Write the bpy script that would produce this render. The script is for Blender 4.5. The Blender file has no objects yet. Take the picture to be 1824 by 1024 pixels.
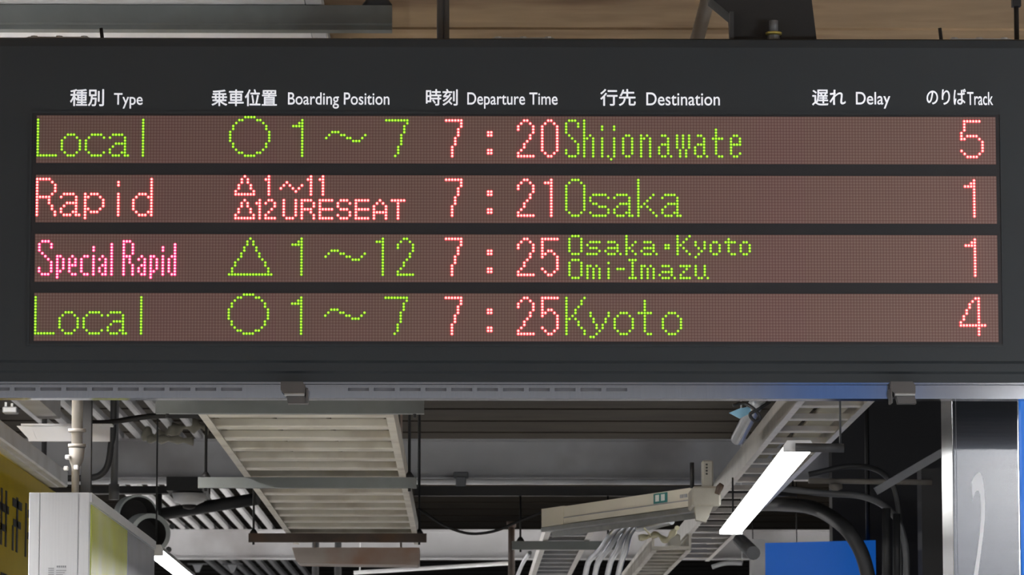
import bpy, math, random
from mathutils import Vector, Matrix
random.seed(7)
SC = bpy.context.scene
COL = SC.collection
# ------------------------------------------------------------------ camera
FPX = 7333.0
PHI = math.atan(873 / FPX)
THETA = math.atan(82 / FPX * math.cos(PHI))
EYE = Vector((0, 0, 1.6))
cam = bpy.data.cameras.new('camera'); cam.sensor_width = 36; cam.lens = FPX / 1824 * 36
cam.clip_end = 300
cam.dof.use_dof = True; cam.dof.focus_distance = 11.05; cam.dof.aperture_fstop = 26
camo = bpy.data.objects.new('camera', cam); COL.objects.link(camo)
camo.location = EYE; camo.rotation_euler = (math.pi / 2 + PHI, 0, -THETA)
SC.camera = camo
# ------------------------------------------------------------------ exposure, daylight from the open platform sides
SC.view_settings.view_transform = 'Standard'
SC.view_settings.look = 'None'
SC.view_settings.gamma = 1
SC.view_settings.use_curve_mapping = False
SC.view_settings.exposure = 1.3
wd = bpy.data.worlds.new('daylight'); SC.world = wd; wd.use_nodes = True
_n = wd.node_tree.nodes; _l = wd.node_tree.links
_bg = _n['Background']
_tc = _n.new('ShaderNodeTexCoord'); _sx = _n.new('ShaderNodeSeparateXYZ'); _rp = _n.new('ShaderNodeValToRGB')
_l.new(_tc.outputs['Generated'], _sx.inputs[0]); _l.new(_sx.outputs['Z'], _rp.inputs[0])
_rp.color_ramp.elements[0].position = 0.045; _rp.color_ramp.elements[0].color = (0.10, 0.10, 0.11, 1)
_rp.color_ramp.elements[1].position = 0.09; _rp.color_ramp.elements[1].color = (0.98, 1.04, 1.12, 1)
_l.new(_rp.outputs[0], _bg.inputs[0])
_mr = _n.new('ShaderNodeMapRange'); _l.new(_sx.outputs['Y'], _mr.inputs[0])       # the open end behind the viewer is the brighter part of the sky
_mr.inputs[1].default_value = -1; _mr.inputs[2].default_value = 0.6; _mr.inputs[3].default_value = 0.55; _mr.inputs[4].default_value = 0.3
_l.new(_mr.outputs[0], _bg.inputs[1])


def ray(px, py):
    F = Vector((math.sin(THETA) * math.cos(PHI), math.cos(THETA) * math.cos(PHI), math.sin(PHI)))
    R = Vector((math.cos(THETA), -math.sin(THETA), 0)); U = R.cross(F)
    return F + (px - 912) / FPX * R - (py - 512) / FPX * U


def W(px, py, Y):            # the point at distance Y along the platform that the photograph shows at (px, py)
    d = ray(px, py)
    return EYE + d * (Y / d.y)


def atz(px, py, z):
    d = ray(px, py)
    return EYE + d * ((z - EYE.z) / d.z)


# ------------------------------------------------------------------ materials
def mat(name, col, rough=0.6, metal=0.0, var=0.12, scale=6.0, bump=0.0, stain=None, stain_amt=0.0, stretch=(1, 1, 1), spec=0.5, aniso=0.0):
    m = bpy.data.materials.new(name); m.use_nodes = True
    n = m.node_tree.nodes; l = m.node_tree.links; b = n['Principled BSDF']
    b.inputs['Roughness'].default_value = rough; b.inputs['Metallic'].default_value = metal
    b.inputs['Specular IOR Level'].default_value = spec
    if aniso:
        b.inputs['Anisotropic'].default_value = aniso
    tc = n.new('ShaderNodeTexCoord'); mp = n.new('ShaderNodeMapping'); mp.inputs['Scale'].default_value = stretch
    l.new(tc.outputs['Object'], mp.inputs[0])
    nz = n.new('ShaderNodeTexNoise'); nz.inputs['Scale'].default_value = scale; nz.inputs['Detail'].default_value = 6
    l.new(mp.outputs[0], nz.inputs['Vector'])
    rp = n.new('ShaderNodeValToRGB')
    rp.color_ramp.elements[0].position = 0.3; rp.color_ramp.elements[1].position = 0.7
    rp.color_ramp.elements[0].color = (*[c * (1 - var) for c in col], 1)
    rp.color_ramp.elements[1].color = (*[min(1, c * (1 + var)) for c in col], 1)
    l.new(nz.outputs['Fac'], rp.inputs[0]); out = rp.outputs[0]
    if stain:
        n2 = n.new('ShaderNodeTexNoise'); n2.inputs['Scale'].default_value = scale * 0.55; n2.inputs['Detail'].default_value = 4
        l.new(mp.outputs[0], n2.inputs['Vector'])
        r2 = n.new('ShaderNodeValToRGB'); r2.color_ramp.elements[0].position = 0.5; r2.color_ramp.elements[1].position = 0.72
        r2.color_ramp.elements[0].color = (0, 0, 0, 1); r2.color_ramp.elements[1].color = (stain_amt,) * 3 + (1,)
        l.new(n2.outputs['Fac'], r2.inputs[0])
        mx = n.new('ShaderNodeMix'); mx.data_type = 'RGBA'
        l.new(r2.outputs[0], mx.inputs[0]); l.new(out, mx.inputs[6]); mx.inputs[7].default_value = (*stain, 1)
        out = mx.outputs[2]
    l.new(out, b.inputs['Base Color'])
    if bump:
        bp = n.new('ShaderNodeBump'); bp.inputs['Strength'].default_value = bump; bp.inputs['Distance'].default_value = 0.01
        l.new(nz.outputs['Fac'], bp.inputs['Height']); l.new(bp.outputs[0], b.inputs['Normal'])
    return m


def glow(name, col, strength, base=(0.8, 0.8, 0.8), falloff=False):
    m = bpy.data.materials.new(name); m.use_nodes = True
    b = m.node_tree.nodes['Principled BSDF']
    b.inputs['Base Color'].default_value = (*base, 1); b.inputs['Roughness'].default_value = 0.4
    b.inputs['Emission Color'].default_value = (*col, 1); b.inputs['Emission Strength'].default_value = strength * (0.406 if 'led' in name else 1.0)
    return m


M = {}
M['housing'] = mat('charcoal_painted_steel', (0.0245, 0.030, 0.0355), 0.55, 0, 0.06, 3, spec=0.4)
M['window'] = mat('black_display_window', (0.024, 0.024, 0.028), 0.5, 0, 0.05, 3, spec=0.35)
M['letter'] = mat('white_sign_lettering', (0.92, 0.92, 0.97), 0.5, 0, 0.02, 3)
_b = M['letter'].node_tree.nodes['Principled BSDF']; _b.inputs['Emission Color'].default_value = (0.84, 0.90, 1.0, 1); _b.inputs['Emission Strength'].default_value = 0.17   # faint glow added to the white headings
M['numeral'] = mat('white_numeral_film', (0.85, 0.86, 0.90), 0.5, 0, 0.02, 3)
M['stainless'] = mat('brushed_stainless', (0.42, 0.43, 0.45), 0.18, 1, 0.08, 4, stretch=(1, 1, 60))
M['rail'] = mat('polished_aluminium_rail', (0.36, 0.375, 0.41), 0.12, 1, 0.05, 8, stretch=(30, 1, 1))
M['slot'] = mat('dark_slot_interior', (0.20, 0.20, 0.22), 0.7, 0, 0.1, 3)
M['clip'] = mat('dark_folded_steel', (0.13, 0.125, 0.125), 0.38, 0.7, 0.1, 6)
M['galv'] = mat('galvanised_steel', (0.40, 0.41, 0.42), 0.42, 0.85, 0.15, 9)
M['tray'] = mat('aged_cream_tray_steel', (0.70, 0.665, 0.58), 0.45, 0.0, 0.10, 7, stain=(0.25, 0.17, 0.10), stain_amt=0.55)
M['traybright'] = mat('bright_tray_steel', (0.62, 0.60, 0.56), 0.35, 0.6, 0.12, 9)
M['cables'] = mat('dusty_cable_sheath', (0.30, 0.28, 0.22), 0.7, 0, 0.2, 9)
M['strut'] = mat('grey_green_strut_paint', (0.20, 0.215, 0.21), 0.5, 0.1, 0.12, 6, stain=(0.10, 0.08, 0.06), stain_amt=0.4)
M['rust'] = mat('rust_brown_strut', (0.075, 0.055, 0.045), 0.7, 0, 0.25, 12, stain=(0.14, 0.07, 0.03), stain_amt=0.6)
M['pink'] = mat('rust_tinted_panel', (0.42, 0.36, 0.32), 0.6, 0, 0.1, 5, stain=(0.33, 0.15, 0.08), stain_amt=0.9)
M['girder'] = mat('white_girder_paint', (0.60, 0.60, 0.61), 0.6, 0, 0.10, 2.5, stain=(0.16, 0.13, 0.11), stain_amt=0.5)
M['whitepaint'] = mat('white_enamel', (0.90, 0.90, 0.91), 0.45, 0, 0.05, 5, stain=(0.45, 0.40, 0.33), stain_amt=0.35)
M['batten'] = mat('pale_batten_paint', (0.66, 0.66, 0.67), 0.55, 0, 0.1, 4)
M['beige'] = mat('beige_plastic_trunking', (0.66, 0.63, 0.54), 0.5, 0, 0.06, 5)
M['beigebox'] = mat('dark_beige_box', (0.33, 0.315, 0.27), 0.55, 0, 0.1, 9)  # darker copy of the trunking beige, toned down for the joint box
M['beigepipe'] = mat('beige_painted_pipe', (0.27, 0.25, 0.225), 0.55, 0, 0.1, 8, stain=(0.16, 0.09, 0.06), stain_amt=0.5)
M['black'] = mat('black_rubber_paint', (0.012, 0.012, 0.013), 0.55, 0, 0.15, 6)
M['darkgrey'] = mat('dark_grey_paint', (0.040, 0.041, 0.044), 0.5, 0, 0.15, 5)
M['greypipe'] = mat('grey_conduit', (0.16, 0.165, 0.175), 0.45, 0.2, 0.12, 6)
M['silver'] = mat('silver_flexible_conduit', (0.55, 0.57, 0.60), 0.3, 0.9, 0.1, 10)
M['hornin'] = mat('black_horn_interior', (0.02, 0.018, 0.017), 0.7, 0, 0.15, 5)
M['horn'] = mat('grey_green_horn_paint', (0.46, 0.50, 0.485), 0.5, 0, 0.1, 6)
M['cream'] = mat('cream_foam_sleeve', (0.55, 0.52, 0.36), 0.6, 0, 0.1, 10)
M['yellow'] = mat('yellow_sign_face', (0.62, 0.46, 0.012), 0.6, 0, 0.06, 4, spec=0.15)
M['olive'] = mat('yellow_green_poster', (0.55, 0.60, 0.07), 0.25, 0, 0.10, 2.2, stain=(0.68, 0.70, 0.42), stain_amt=0.8)
M['steelblue'] = mat('blue_grey_poster', (0.30, 0.33, 0.38), 0.25, 0, 0.1, 3)
M['alu'] = mat('brushed_white_aluminium', (0.74, 0.75, 0.77), 0.42, 0.35, 0.03, 5, stretch=(30, 1, 1))
M['ink'] = mat('dark_print', (0.03, 0.03, 0.028), 0.6, 0, 0.1, 5)
M['greyink'] = mat('grey_print', (0.30, 0.31, 0.33), 0.6, 0, 0.1, 5)
M['teal'] = mat('teal_sticker', (0.03, 0.20, 0.20), 0.5, 0, 0.05, 5)
M['sticker'] = mat('white_sticker', (0.75, 0.78, 0.76), 0.5, 0, 0.05, 5)
M['blue'] = glow('backlit_deep_blue_face', (0.002, 0.055, 0.25), 0.40, (0.006, 0.08, 0.38))
M['bluelit'] = glow('backlit_blue_panel', (0.012, 0.15, 0.58), 0.25, (0.008, 0.10, 0.42))
M['bluehang'] = glow('backlit_blue_station_board', (0.02, 0.15, 0.45), 0.42, (0.02, 0.14, 0.5))
M['bluetag'] = mat('light_blue_tape', (0.25, 0.50, 0.66), 0.4, 0, 0.1, 12)
M['brass'] = mat('yellow_brass', (0.70, 0.58, 0.16), 0.35, 0.7, 0.1, 12)
M['concrete'] = mat('platform_concrete', (0.46, 0.45, 0.44), 0.8, 0, 0.12, 3, bump=0.2)
M['darkwall'] = mat('dark_wall_panel', (0.040, 0.039, 0.040), 0.7, 0, 0.1, 2)
M['lamp'] = glow('white_diffuser', (1.0, 0.99, 0.96), 6.0)
M['lampfront'] = glow('wide_fill_diffuser', (0.95, 0.98, 1.0), 36.0)  # this and the next two serve only the added fill lamps
M['lampsoft'] = glow('soft_fill_diffuser', (1.0, 0.98, 0.97), 14.0)
M['lampnear'] = glow('bright_fill_diffuser', (1.0, 0.97, 0.95), 34.0)
M['lampfar'] = glow('cool_diffuser', (0.95, 0.98, 1.0), 8.0)
# LED colours: bright die in the middle, coloured lens around it
M['red_core'] = glow('red_led_die', (1.0, 0.80, 0.66), 1.7, (0.5, 0.2, 0.15))
M['red_rim'] = glow('red_led_lens', (1.0, 0.035, 0.05), 3.2, (0.4, 0.05, 0.05))
M['pink_core'] = glow('pink_led_die', (1.0, 0.74, 0.78), 1.6, (0.5, 0.2, 0.2))
M['pink_rim'] = glow('pink_led_lens', (1.0, 0.008, 0.12), 3.0, (0.4, 0.05, 0.05))
M['green_core'] = glow('green_led_die', (0.52, 1.0, 0.040), 1.1, (0.2, 0.35, 0.04))
M['green_rim'] = glow('green_led_lens', (0.10, 0.44, 0.0), 1.3, (0.05, 0.2, 0.02))


# ceiling boards: brown planks with stains
def ceiling_mat():
    m = mat('brown_ceiling_boards', (0.42, 0.30, 0.185), 0.75, 0, 0.16, 2.2, 0.15, stain=(0.15, 0.085, 0.05), stain_amt=0.8, stretch=(1, 2.0, 1), spec=0.12)
    return m


M['ceiling'] = ceiling_mat()
M['ceilingdark'] = mat('shaded_ceiling_boards', (0.026, 0.021, 0.015), 0.8, 0, 0.2, 2.2, 0.15, stain=(0.016, 0.012, 0.010), stain_amt=0.8, stretch=(1, 2.0, 1), spec=0.12)  # darker copy of the ceiling boards: shade of the far bays painted in


# ------------------------------------------------------------------ mesh helper
class MB:
    def __init__(s):
        s.v = []; s.f = []; s.mi = []; s.sm = []

    def add(s, vs, fs, mi=0, smooth=False):
        o = len(s.v); s.v += [tuple(v) for v in vs]
        for f in fs:
            s.f.append([i + o for i in f]); s.mi.append(mi); s.sm.append(smooth)
        return s

    def box(s, x0, x1, y0, y1, z0, z1, mi=0, c=0.0):
        if c <= 0:
            vs = [(x, y, z) for x in (x0, x1) for y in (y0, y1) for z in (z0, z1)]
            fs = [(0, 1, 3, 2), (4, 6, 7, 5), (0, 4, 5, 1), (2, 3, 7, 6), (0, 2, 6, 4), (1, 5, 7, 3)]
            return s.add(vs, fs, mi)
        # chamfered box
        vs = []; idx = {}
        for ax in range(3):
            for sx in (0, 1):
                for sy in (0, 1):
                    for sz in (0, 1):
                        p = [(x0, x1)[sx], (y0, y1)[sy], (z0, z1)[sz]]
                        q = [(x0 + c, x1 - c)[sx], (y0 + c, y1 - c)[sy], (z0 + c, z1 - c)[sz]]
                        q[ax] = p[ax]
                        idx[(ax, sx, sy, sz)] = len(vs); vs.append(tuple(q))
        fs = []
        for ax in range(3):
            for side in (0, 1):
                o = []
                for a, b in ((0, 0), (1, 0), (1, 1), (0, 1)):
                    k = [0, 0, 0]; k[ax] = side; k[(ax + 1) % 3] = a; k[(ax + 2) % 3] = b
                    o.append(idx[(ax, *k)])
                fs.append(o if side else o[::-1])
        for a1 in range(3):
            a2 = (a1 + 1) % 3; a3 = (a1 + 2) % 3
            for u in (0, 1):
                for w in (0, 1):
                    def K(ax, t):
                        k = [0, 0, 0]; k[a1] = u; k[a2] = w; k[a3] = t
                        return idx[(ax, *k)]
                    fs.append([K(a1, 0), K(a2, 0), K(a2, 1), K(a1, 1)])
        for sx in (0, 1):
            for sy in (0, 1):
                for sz in (0, 1):
                    fs.append([idx[(0, sx, sy, sz)], idx[(1, sx, sy, sz)], idx[(2, sx, sy, sz)]])
        return s.add(vs, fs, mi)

    def prism(s, poly, axis, a, b, mi=0):
        """poly: list of (u, w); axis 'x': (y,z) extruded in x; 'y': (x,z) in y; 'z': (x,y) in z"""
        n = len(poly)

        def P(u, w, t):
            return {'x': (t, u, w), 'y': (u, t, w), 'z': (u, w, t)}[axis]
        vs = [P(u, w, a) for u, w in poly] + [P(u, w, b) for u, w in poly]
        fs = [list(range(n))[::-1], list(range(n, 2 * n))]
        fs += [(i, (i + 1) % n, n + (i + 1) % n, n + i) for i in range(n)]
        return s.add(vs, fs, mi)

    def tube(s, pts, r, n=12, mi=0, cap=True, smooth=True):
        pts = [Vector(p) for p in pts]
        rs = r if isinstance(r, (list, tuple)) else [r] * len(pts)
        vs = []; prev = None
        for i, p in enumerate(pts):
            t = (pts[min(i + 1, len(pts) - 1)] - pts[max(i - 1, 0)]).normalized()
            if prev is None:
                a = Vector((0, 0, 1)) if abs(t.z) < 0.9 else Vector((1, 0, 0))
                u = t.cross(a).normalized()
            else:
                u = (prev - t * prev.dot(t)).normalized()
            prev = u; w = t.cross(u)
            for k in range(n):
                an = 2 * math.pi * k / n
                vs.append(p + (u * math.cos(an) + w * math.sin(an)) * rs[i])
        fs = []
        for i in range(len(pts) - 1):
            for k in range(n):
                fs.append((i * n + k, i * n + (k + 1) % n, (i + 1) * n + (k + 1) % n, (i + 1) * n + k))
        s.add(vs, fs, mi, smooth)
        if cap:
            o = len(s.v) - len(vs)
            s.f.append([o + k for k in range(n)][::-1]); s.mi.append(mi); s.sm.append(False)
            o2 = o + (len(pts) - 1) * n
            s.f.append([o2 + k for k in range(n)]); s.mi.append(mi); s.sm.append(False)
        return s

    def beam(s, a, b, w, h, mi=0):
        """rectangular bar from a to b: w sideways, h upright"""
        a = Vector(a); b = Vector(b); t = (b - a).normalized()
        up = Vector((0, 0, 1)) if abs(t.z) < 0.95 else Vector((0, 1, 0))
        u = t.cross(up).normalized(); w2 = u.cross(t)
        vs = []
        for p in (a, b):
            for du, dw in ((-1, -1), (1, -1), (1, 1), (-1, 1)):
                vs.append(p + u * du * w / 2 + w2 * dw * h / 2)
        return s.add(vs, [(3, 2, 1, 0), (4, 5, 6, 7), (0, 1, 5, 4), (1, 2, 6, 5), (2, 3, 7, 6), (3, 0, 4, 7)], mi)

    def build(s, name, mats, parent=None, at=None):
        mats = mats if isinstance(mats, (list, tuple)) else [mats]
        if parent is not None:
            org = Vector(parent['_w'])
        elif at is not None:
            org = Vector(at)
        else:
            xs = [v[0] for v in s.v]; ys = [v[1] for v in s.v]; zs = [v[2] for v in s.v]
            org = Vector(((min(xs) + max(xs)) / 2, (min(ys) + max(ys)) / 2, min(zs)))
        me = bpy.data.meshes.new(name)
        me.from_pydata([Vector(v) - org for v in s.v], [], s.f)
        for m in mats:
            me.materials.append(m)
        for p, mi, sm in zip(me.polygons, s.mi, s.sm):
            p.material_index = mi; p.use_smooth = sm
        import bmesh
        bm = bmesh.new(); bm.from_mesh(me); bmesh.ops.recalc_face_normals(bm, faces=bm.faces); bm.to_mesh(me); bm.free()
        me.update()
        o = bpy.data.objects.new(name, me); COL.objects.link(o)
        if parent is not None:
            o.parent = parent
        else:
            o.location = org
        o['_w'] = tuple(org)
        return o


def thing(name, loc, label, cat, group=None):
    o = bpy.data.objects.new(name, None); COL.objects.link(o); o.location = loc
    o.empty_display_size = 0.1
    o['_w'] = tuple(loc); return tag(o, label, cat, group)


def tag(o, label, cat, group=None):
    o['label'] = label; o['category'] = cat
    if group:
        o['group'] = group
    return o


def struct(o):
    o['kind'] = 'structure'; return o


def smoothpath(pts, n=8):
    pts = [Vector(p) for p in pts]; out = []
    P = [pts[0] * 2 - pts[1]] + pts + [pts[-1] * 2 - pts[-2]]
    for i in range(1, len(P) - 2):
        for k in range(n):
            t = k / n
            a, b, c, d = P[i - 1], P[i], P[i + 1], P[i + 2]
            out.append(0.5 * ((2 * b) + (c - a) * t + (2 * a - 5 * b + 4 * c - d) * t * t + (3 * b - a - 3 * c + d) * t ** 3))
    out.append(pts[-1]); return out


CEIL = 3.95
# ------------------------------------------------------------------ the setting
struct(MB().box(-9, 9, -6, 62, -0.2, 0.0).build('floor', M['concrete']))
cb = MB().box(-9, 9, -4.2, 16, CEIL, CEIL + 0.12)
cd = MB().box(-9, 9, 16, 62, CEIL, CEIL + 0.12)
y = 12.80
k = -16
while 12.8 + k * 0.9 < 61:
    yy = 12.80 + k * 0.9
    if yy > -4.0:
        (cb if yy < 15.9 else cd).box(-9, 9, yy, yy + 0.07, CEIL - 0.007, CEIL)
    k += 1
struct(cb.build('ceiling', M['ceiling']))
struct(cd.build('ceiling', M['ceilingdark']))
struct(MB().box(2.15, 4.8, 24.15, 24.35, 0, CEIL - .001).box(2.25, 4.8, 20.3, 20.5, 0, 3.12).box(4.8, 5.0, 12.5, 62, 0, CEIL).build('wall_right_and_shade_panels', M['darkwall']))  # low wall, plus a dark shade panel and a daylight-blocking side wall, both added


# ------------------------------------------------------------------ departure board
YS = 11.0
zt = W(912, 66, YS).z; zb = W(912, 679, YS).z
xl = W(-46, 360, YS).x; xr = W(2160, 360, YS).x
board = thing('departure_board', ((xl + xr) / 2, YS + 0.16, zb), 'long charcoal hanging departure board with four rows of lit dots', 'departure board')
z1 = W(912, 84, YS).z; z2 = W(912, 642, YS).z; z3 = W(912, 660, YS).z
MB().prism([(YS + 0.022, zt), (YS + 0.006, zt - 0.006), (YS, z1), (YS, z2), (YS + 0.012, z2 - 0.006), (YS + 0.012, z3),
            (YS + 0.02, z3 - 0.006), (YS + 0.02, zb), (YS + 0.32, zb), (YS + 0.32, zt)], 'x', xl, xr).build('housing', M['housing'], board)
wz0 = W(912, 613, YS).z; wz1 = W(912, 203, YS).z
wx0 = W(55, 410, YS).x; wx1 = W(1783, 410, YS).x
MB().box(wx0, wx1, YS - 0.002, YS + 0.01, wz0, wz1).build('display_window', M['window'], board)
# thin bright trim around the window, the joint between face plate and window
fr = MB()
for a, b, c, d in ((wx0 - 0.006, wx0, wz0 - 0.006, wz1 + 0.006), (wx1, wx1 + 0.006, wz0 - 0.006, wz1 + 0.006),
                   (wx0, wx1, wz1, wz1 + 0.006), (wx0, wx1, wz0 - 0.006, wz0)):
    fr.box(a, b, YS - 0.004, YS + 0.01, c, d)
fr.build('window_frame', M['housing'], board)

NC = 320
X0 = W(63.0, 410, YS).x - 0.0; X1 = W(1775.5, 410, YS).x
PT = (X1 - X0) / NC
ROWZ = [(W(912, t, YS).z + W(912, t + 85.5, YS).z) / 2 + 8 * PT for t in (207, 312.6, 418, 523)]   # top edge of every row


def led_mat():
    m = bpy.data.materials.new('unlit_led_matrix'); m.use_nodes = True
    n = m.node_tree.nodes; l = m.node_tree.links; b = n['Principled BSDF']
    b.inputs['Roughness'].default_value = 0.55; b.inputs['Specular IOR Level'].default_value = 0.3
    tc = n.new('ShaderNodeTexCoord'); sp = n.new('ShaderNodeSeparateXYZ'); l.new(tc.outputs['Object'], sp.inputs[0])

    def mth(op, a, bb=None):
        q = n.new('ShaderNodeMath'); q.operation = op
        for i, t in enumerate((a, bb)):
            if t is None:
                continue
            if isinstance(t, (int, float)):
                q.inputs[i].default_value = t
            else:
                l.new(t, q.inputs[i])
        return q.outputs[0]
    fx = mth('SUBTRACT', mth('FRACT', mth('DIVIDE', sp.outputs['X'], PT)), 0.5)
    fz = mth('SUBTRACT', mth('FRACT', mth('DIVIDE', sp.outputs['Z'], PT)), 0.5)
    d = mth('SQRT', mth('ADD', mth('MULTIPLY', fx, fx), mth('MULTIPLY', fz, fz)))
    rp = n.new('ShaderNodeValToRGB'); l.new(d, rp.inputs[0]); e = rp.color_ramp.elements
    e[0].position = 0.0; e[0].color = (0.275, 0.182, 0.160, 1)
    e[1].position = 0.52; e[1].color = (0.165, 0.090, 0.080, 1)
    k = rp.color_ramp.elements.new(0.30); k.color = (0.240, 0.153, 0.135, 1)
    # whole modules differ a little in tint
    cx = mth('FLOOR', mth('DIVIDE', sp.outputs['X'], PT * 16)); cz = mth('FLOOR', mth('DIVIDE', sp.outputs['Z'], PT * 16))
    cmb = n.new('ShaderNodeCombineXYZ'); l.new(cx, cmb.inputs[0]); l.new(cz, cmb.inputs[1])
    wn = n.new('ShaderNodeTexWhiteNoise'); l.new(cmb.outputs[0], wn.inputs['Vector'])
    hs = n.new('ShaderNodeHueSaturation'); l.new(rp.outputs[0], hs.inputs['Color'])
    mr = n.new('ShaderNodeMapRange'); l.new(wn.outputs['Value'], mr.inputs[0]); mr.inputs[3].default_value = 0.487; mr.inputs[4].default_value = 0.507
    l.new(mr.outputs[0], hs.inputs['Hue']); l.new(hs.outputs[0], b.inputs['Base Color'])
    return m


M['led'] = led_mat()
GLY = {}


def grid(s):
    pts = []
    for r, line in enumerate(s.strip('\n').split('\n')):
        for c, ch in enumerate(line.strip()):
            if ch == '#':
                pts.append((c, r))
    return pts


def rng(spec):
    """'row:cols' lists, cols as a-b or a,b -> points"""
    pts = []
    for part in spec.split(';'):
        part = part.strip()
        if not part:
            continue
        rr, cc = part.split(':')
        rows = []
        for q in rr.split(','):
            a, _, b = q.partition('-'); rows += list(range(int(a), int(b or a) + 1))
        cols = []
        for q in cc.split(','):
            a, _, b = q.partition('-'); cols += list(range(int(a), int(b or a) + 1))
        pts += [(c, r) for r in rows for c in cols]
    return pts


A_BIG = '6:1-4;7:0,5;8:5;9:2-5;10:1,5;11:0,5;12:0,4,5;13:1-3,5,6'
O_BIG = '6:2-4;7:1,5;8-11:0,6;12:1,5;13:2-4'
G = dict(
    L='1-13:0;13:0-6', o='6:2-4;7:1,5;8-11:0,6;12:1,5;13:2-4', c='6:2-5;7:1,6;8-11:0;12:1,6;13:2-5', a=A_BIG, l='1-13:0',
    circle='0:5-8;1:3,4,9,10;2:2,11;3,4:1,12;5-8:0,13;9,10:1,12;11:2,11;12:3,4,9,10;13:5-8',
    tri='1:7;2,3:6,8;4,5:5,9;6,7:4,10;8:3,11;9,10:2,12;11,12:1,13;13:0-14',
    one3='1-13:3;2:2;3:0-2', one2='1-13:2;2:0,1', one1='1-13:3;2:2;3:0-2',
    wave='7:0;6:1;5:2-4;6:5,6;7:7,8;8:9-11;7:12;6:13',
    seven8='1:0-7;2:7;3-5:6;6-9:5;10-12:4;13:3',
    seven='1:0-5;2,3:5;4-6:4;7-9:3;10-13:2', colon='5,6:0,1;11,12:0,1',
    two='1:2,3;2:1,4;3,4:0,5;5:5;6,7:4;8:3;9,10:2;11:1;12:0;13:0-5',
    zero='1:2,3;2:1,4;3-11:0,5;12:1,4;13:2,3',
    five='1:0-5;2-7:0;5:2,3;6:1,4;7-11:5;11:0;12:1,4;13:2,3',
    S='1:1-3;2,3:0,4;4,5:0;6:1;7:2;8:3;9,10:4;11,12:0,4;13:1-3',
    h='1-13:0;6:2;7:1;7-13:3', i='3,4:0;7-13:0', j='3,4:2;7-13:2;13:0;14:1', on='6:1,2;7-12:0,3;13:1,2',
    n='6-13:0;6:2;7:1;7-13:3', an='6:1,2;7,8:3;9:1-3;10-12:0,3;13:1,2,4', w='6-10:0,2,4;11-13:1,3',
    t='4-12:1;7:0-3;13:2,3', e='6:1,2;7,8:0,3;9:0-3;10,11:0;12:0,3;13:1,2',
    O='1:2-4;2:1,5;3-11:0,6;12:1,5;13:2-4', s='6:1-5;7:0,6;8:0;9:1,2;10:3-5;11:6;12:0,6;13:1-5',
    k='1-13:0;6:5;7:4;8:3;9:2;10:1,3;11:4;12:5;13:6',
    R='1-13:0;1:0-4;2:5;3-5:6;6:5;7:1-4;8,9:4;10,11:5;12,13:6',
    p='6-14:0;6:2-4;7:1,5;8-10:6;11:1,5;12:2-4', iw='2,3:0;6-13:0',
    d='1-13:6;6:2-4;7:1,5;8-11:0;12:1,5;13:2-4',
    K='1-13:0;1:6;2,3:5;4:4;5,6:3;7:2;8:1,3;9,10:4;11:5;12,13:6',
    y='6,7:0,6;8,9:1,5;10,11:2,4;12:3;13:2;14:0,1', tw='2-12:2;6:0-4;13:3,4',
    track5='1:1-6;2-4:1;5,6:0;7:0,1;6:2-5;7:6;8-11:7;11:0;12:1,6;13:2-5',
    track1='1-13:3;2:2;3:0-2',
    track4='1:5,6;2:4;3,4:3;5,6:2;7,8:1;9:0;10:0-8;1-13:6',
    tris='0:3;1,2:2,4;3,4:1,5;5:0,6;6:0-6', ones='0-6:1;1:0', waves='4:0;3:1;2:2;3:3;4:4;5:5;4:6;3:7',
    twos='0:1,2;1:0,3;2:3;3:2;4:1;5:0;6:0-3', Us='0-5:0,4;6:1-3', Rs='0-6:0;0:1-3;1,2:4;3:1-3;4:3;5,6:4',
    Es='0-6:0;0:1-4;3:1-4;6:1-4', Ss='0:1-3;1:0,4;2:0;3:1-3;4:4;5:0,4;6:1-3', As='0:2;1:1,3;2-6:0,4;4:1-3', Ts='0:0-4;1-6:2',
    Sp='2:1-3;3,4:0,4;5:0;6:1;7:2;8:3;9,10:4;11,12:0,4;13:1-3', pp='7-14:0;7:1;8-11:2;12:1', ep='7:1;8,9:0,2;10:0-2;11,12:0;13:1,2',
    cp='7:1,2;8-12:0;13:1,2', ip='4,5:0;7-13:0', ap='7:1;8:0,2;9:2;10:1,2;11,12:0,2;13:1,2', lp='3-13:0',
    Rp='2-13:0;2:1,2;3-6:3;7:1,2;8,9:2;10-13:3', dp='3-13:2;7:1;8-12:0;13:1',
    Of='0:1-3;1-5:0,4;6:1-3', sf='2:1-4;3:0;4:1-3;5:4;6:0-3', af='2:1-3;3:4;4:1-4;5:0,4;6:1-3,5',
    kf='0-6:0;2:3;3:2;4:1;5:2;6:3', dotf='3,4:0,1', Kf='0-6:0;0:4;1:3;2:2;3:1;4:2;5:3;6:4',
    yf='2,3:0;2-4:3;4:1;5:2;6:1;7:0', of='2:1,2;3-5:0,3;6:1,2', tf='1-5:1;2:0-3;6:2,3',
    mf='2:0,1,3;3-6:0,2,4', iF='1:0;3-6:0', hyf='3:0-2', If='0:0-2;1-5:1;6:0-2', zf='2:0-3;3:2;4:1;5:0;6:0-3', uf='2-5:0,3;6:1,2,4',
)


def word(items):
    pts = set()
    for it in items:
        g, c0 = it[0], it[1]; r0 = it[2] if len(it) > 2 else 0
        for c, r in rng(G[g]):
            pts.add((c + c0, r + r0))
    return pts


LOCAL = [('L', 0), ('o', 8), ('c', 16), ('a', 24), ('l', 35)]
POS17 = [('circle', 64), ('one3', 85), ('wave', 96), ('seven8', 116)]


def clock(a, b):
    c1 = 169 if b == 'one2' else 168
    return [('seven', 136), ('colon', 150), (a, 160), (b, c1)]


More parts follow.
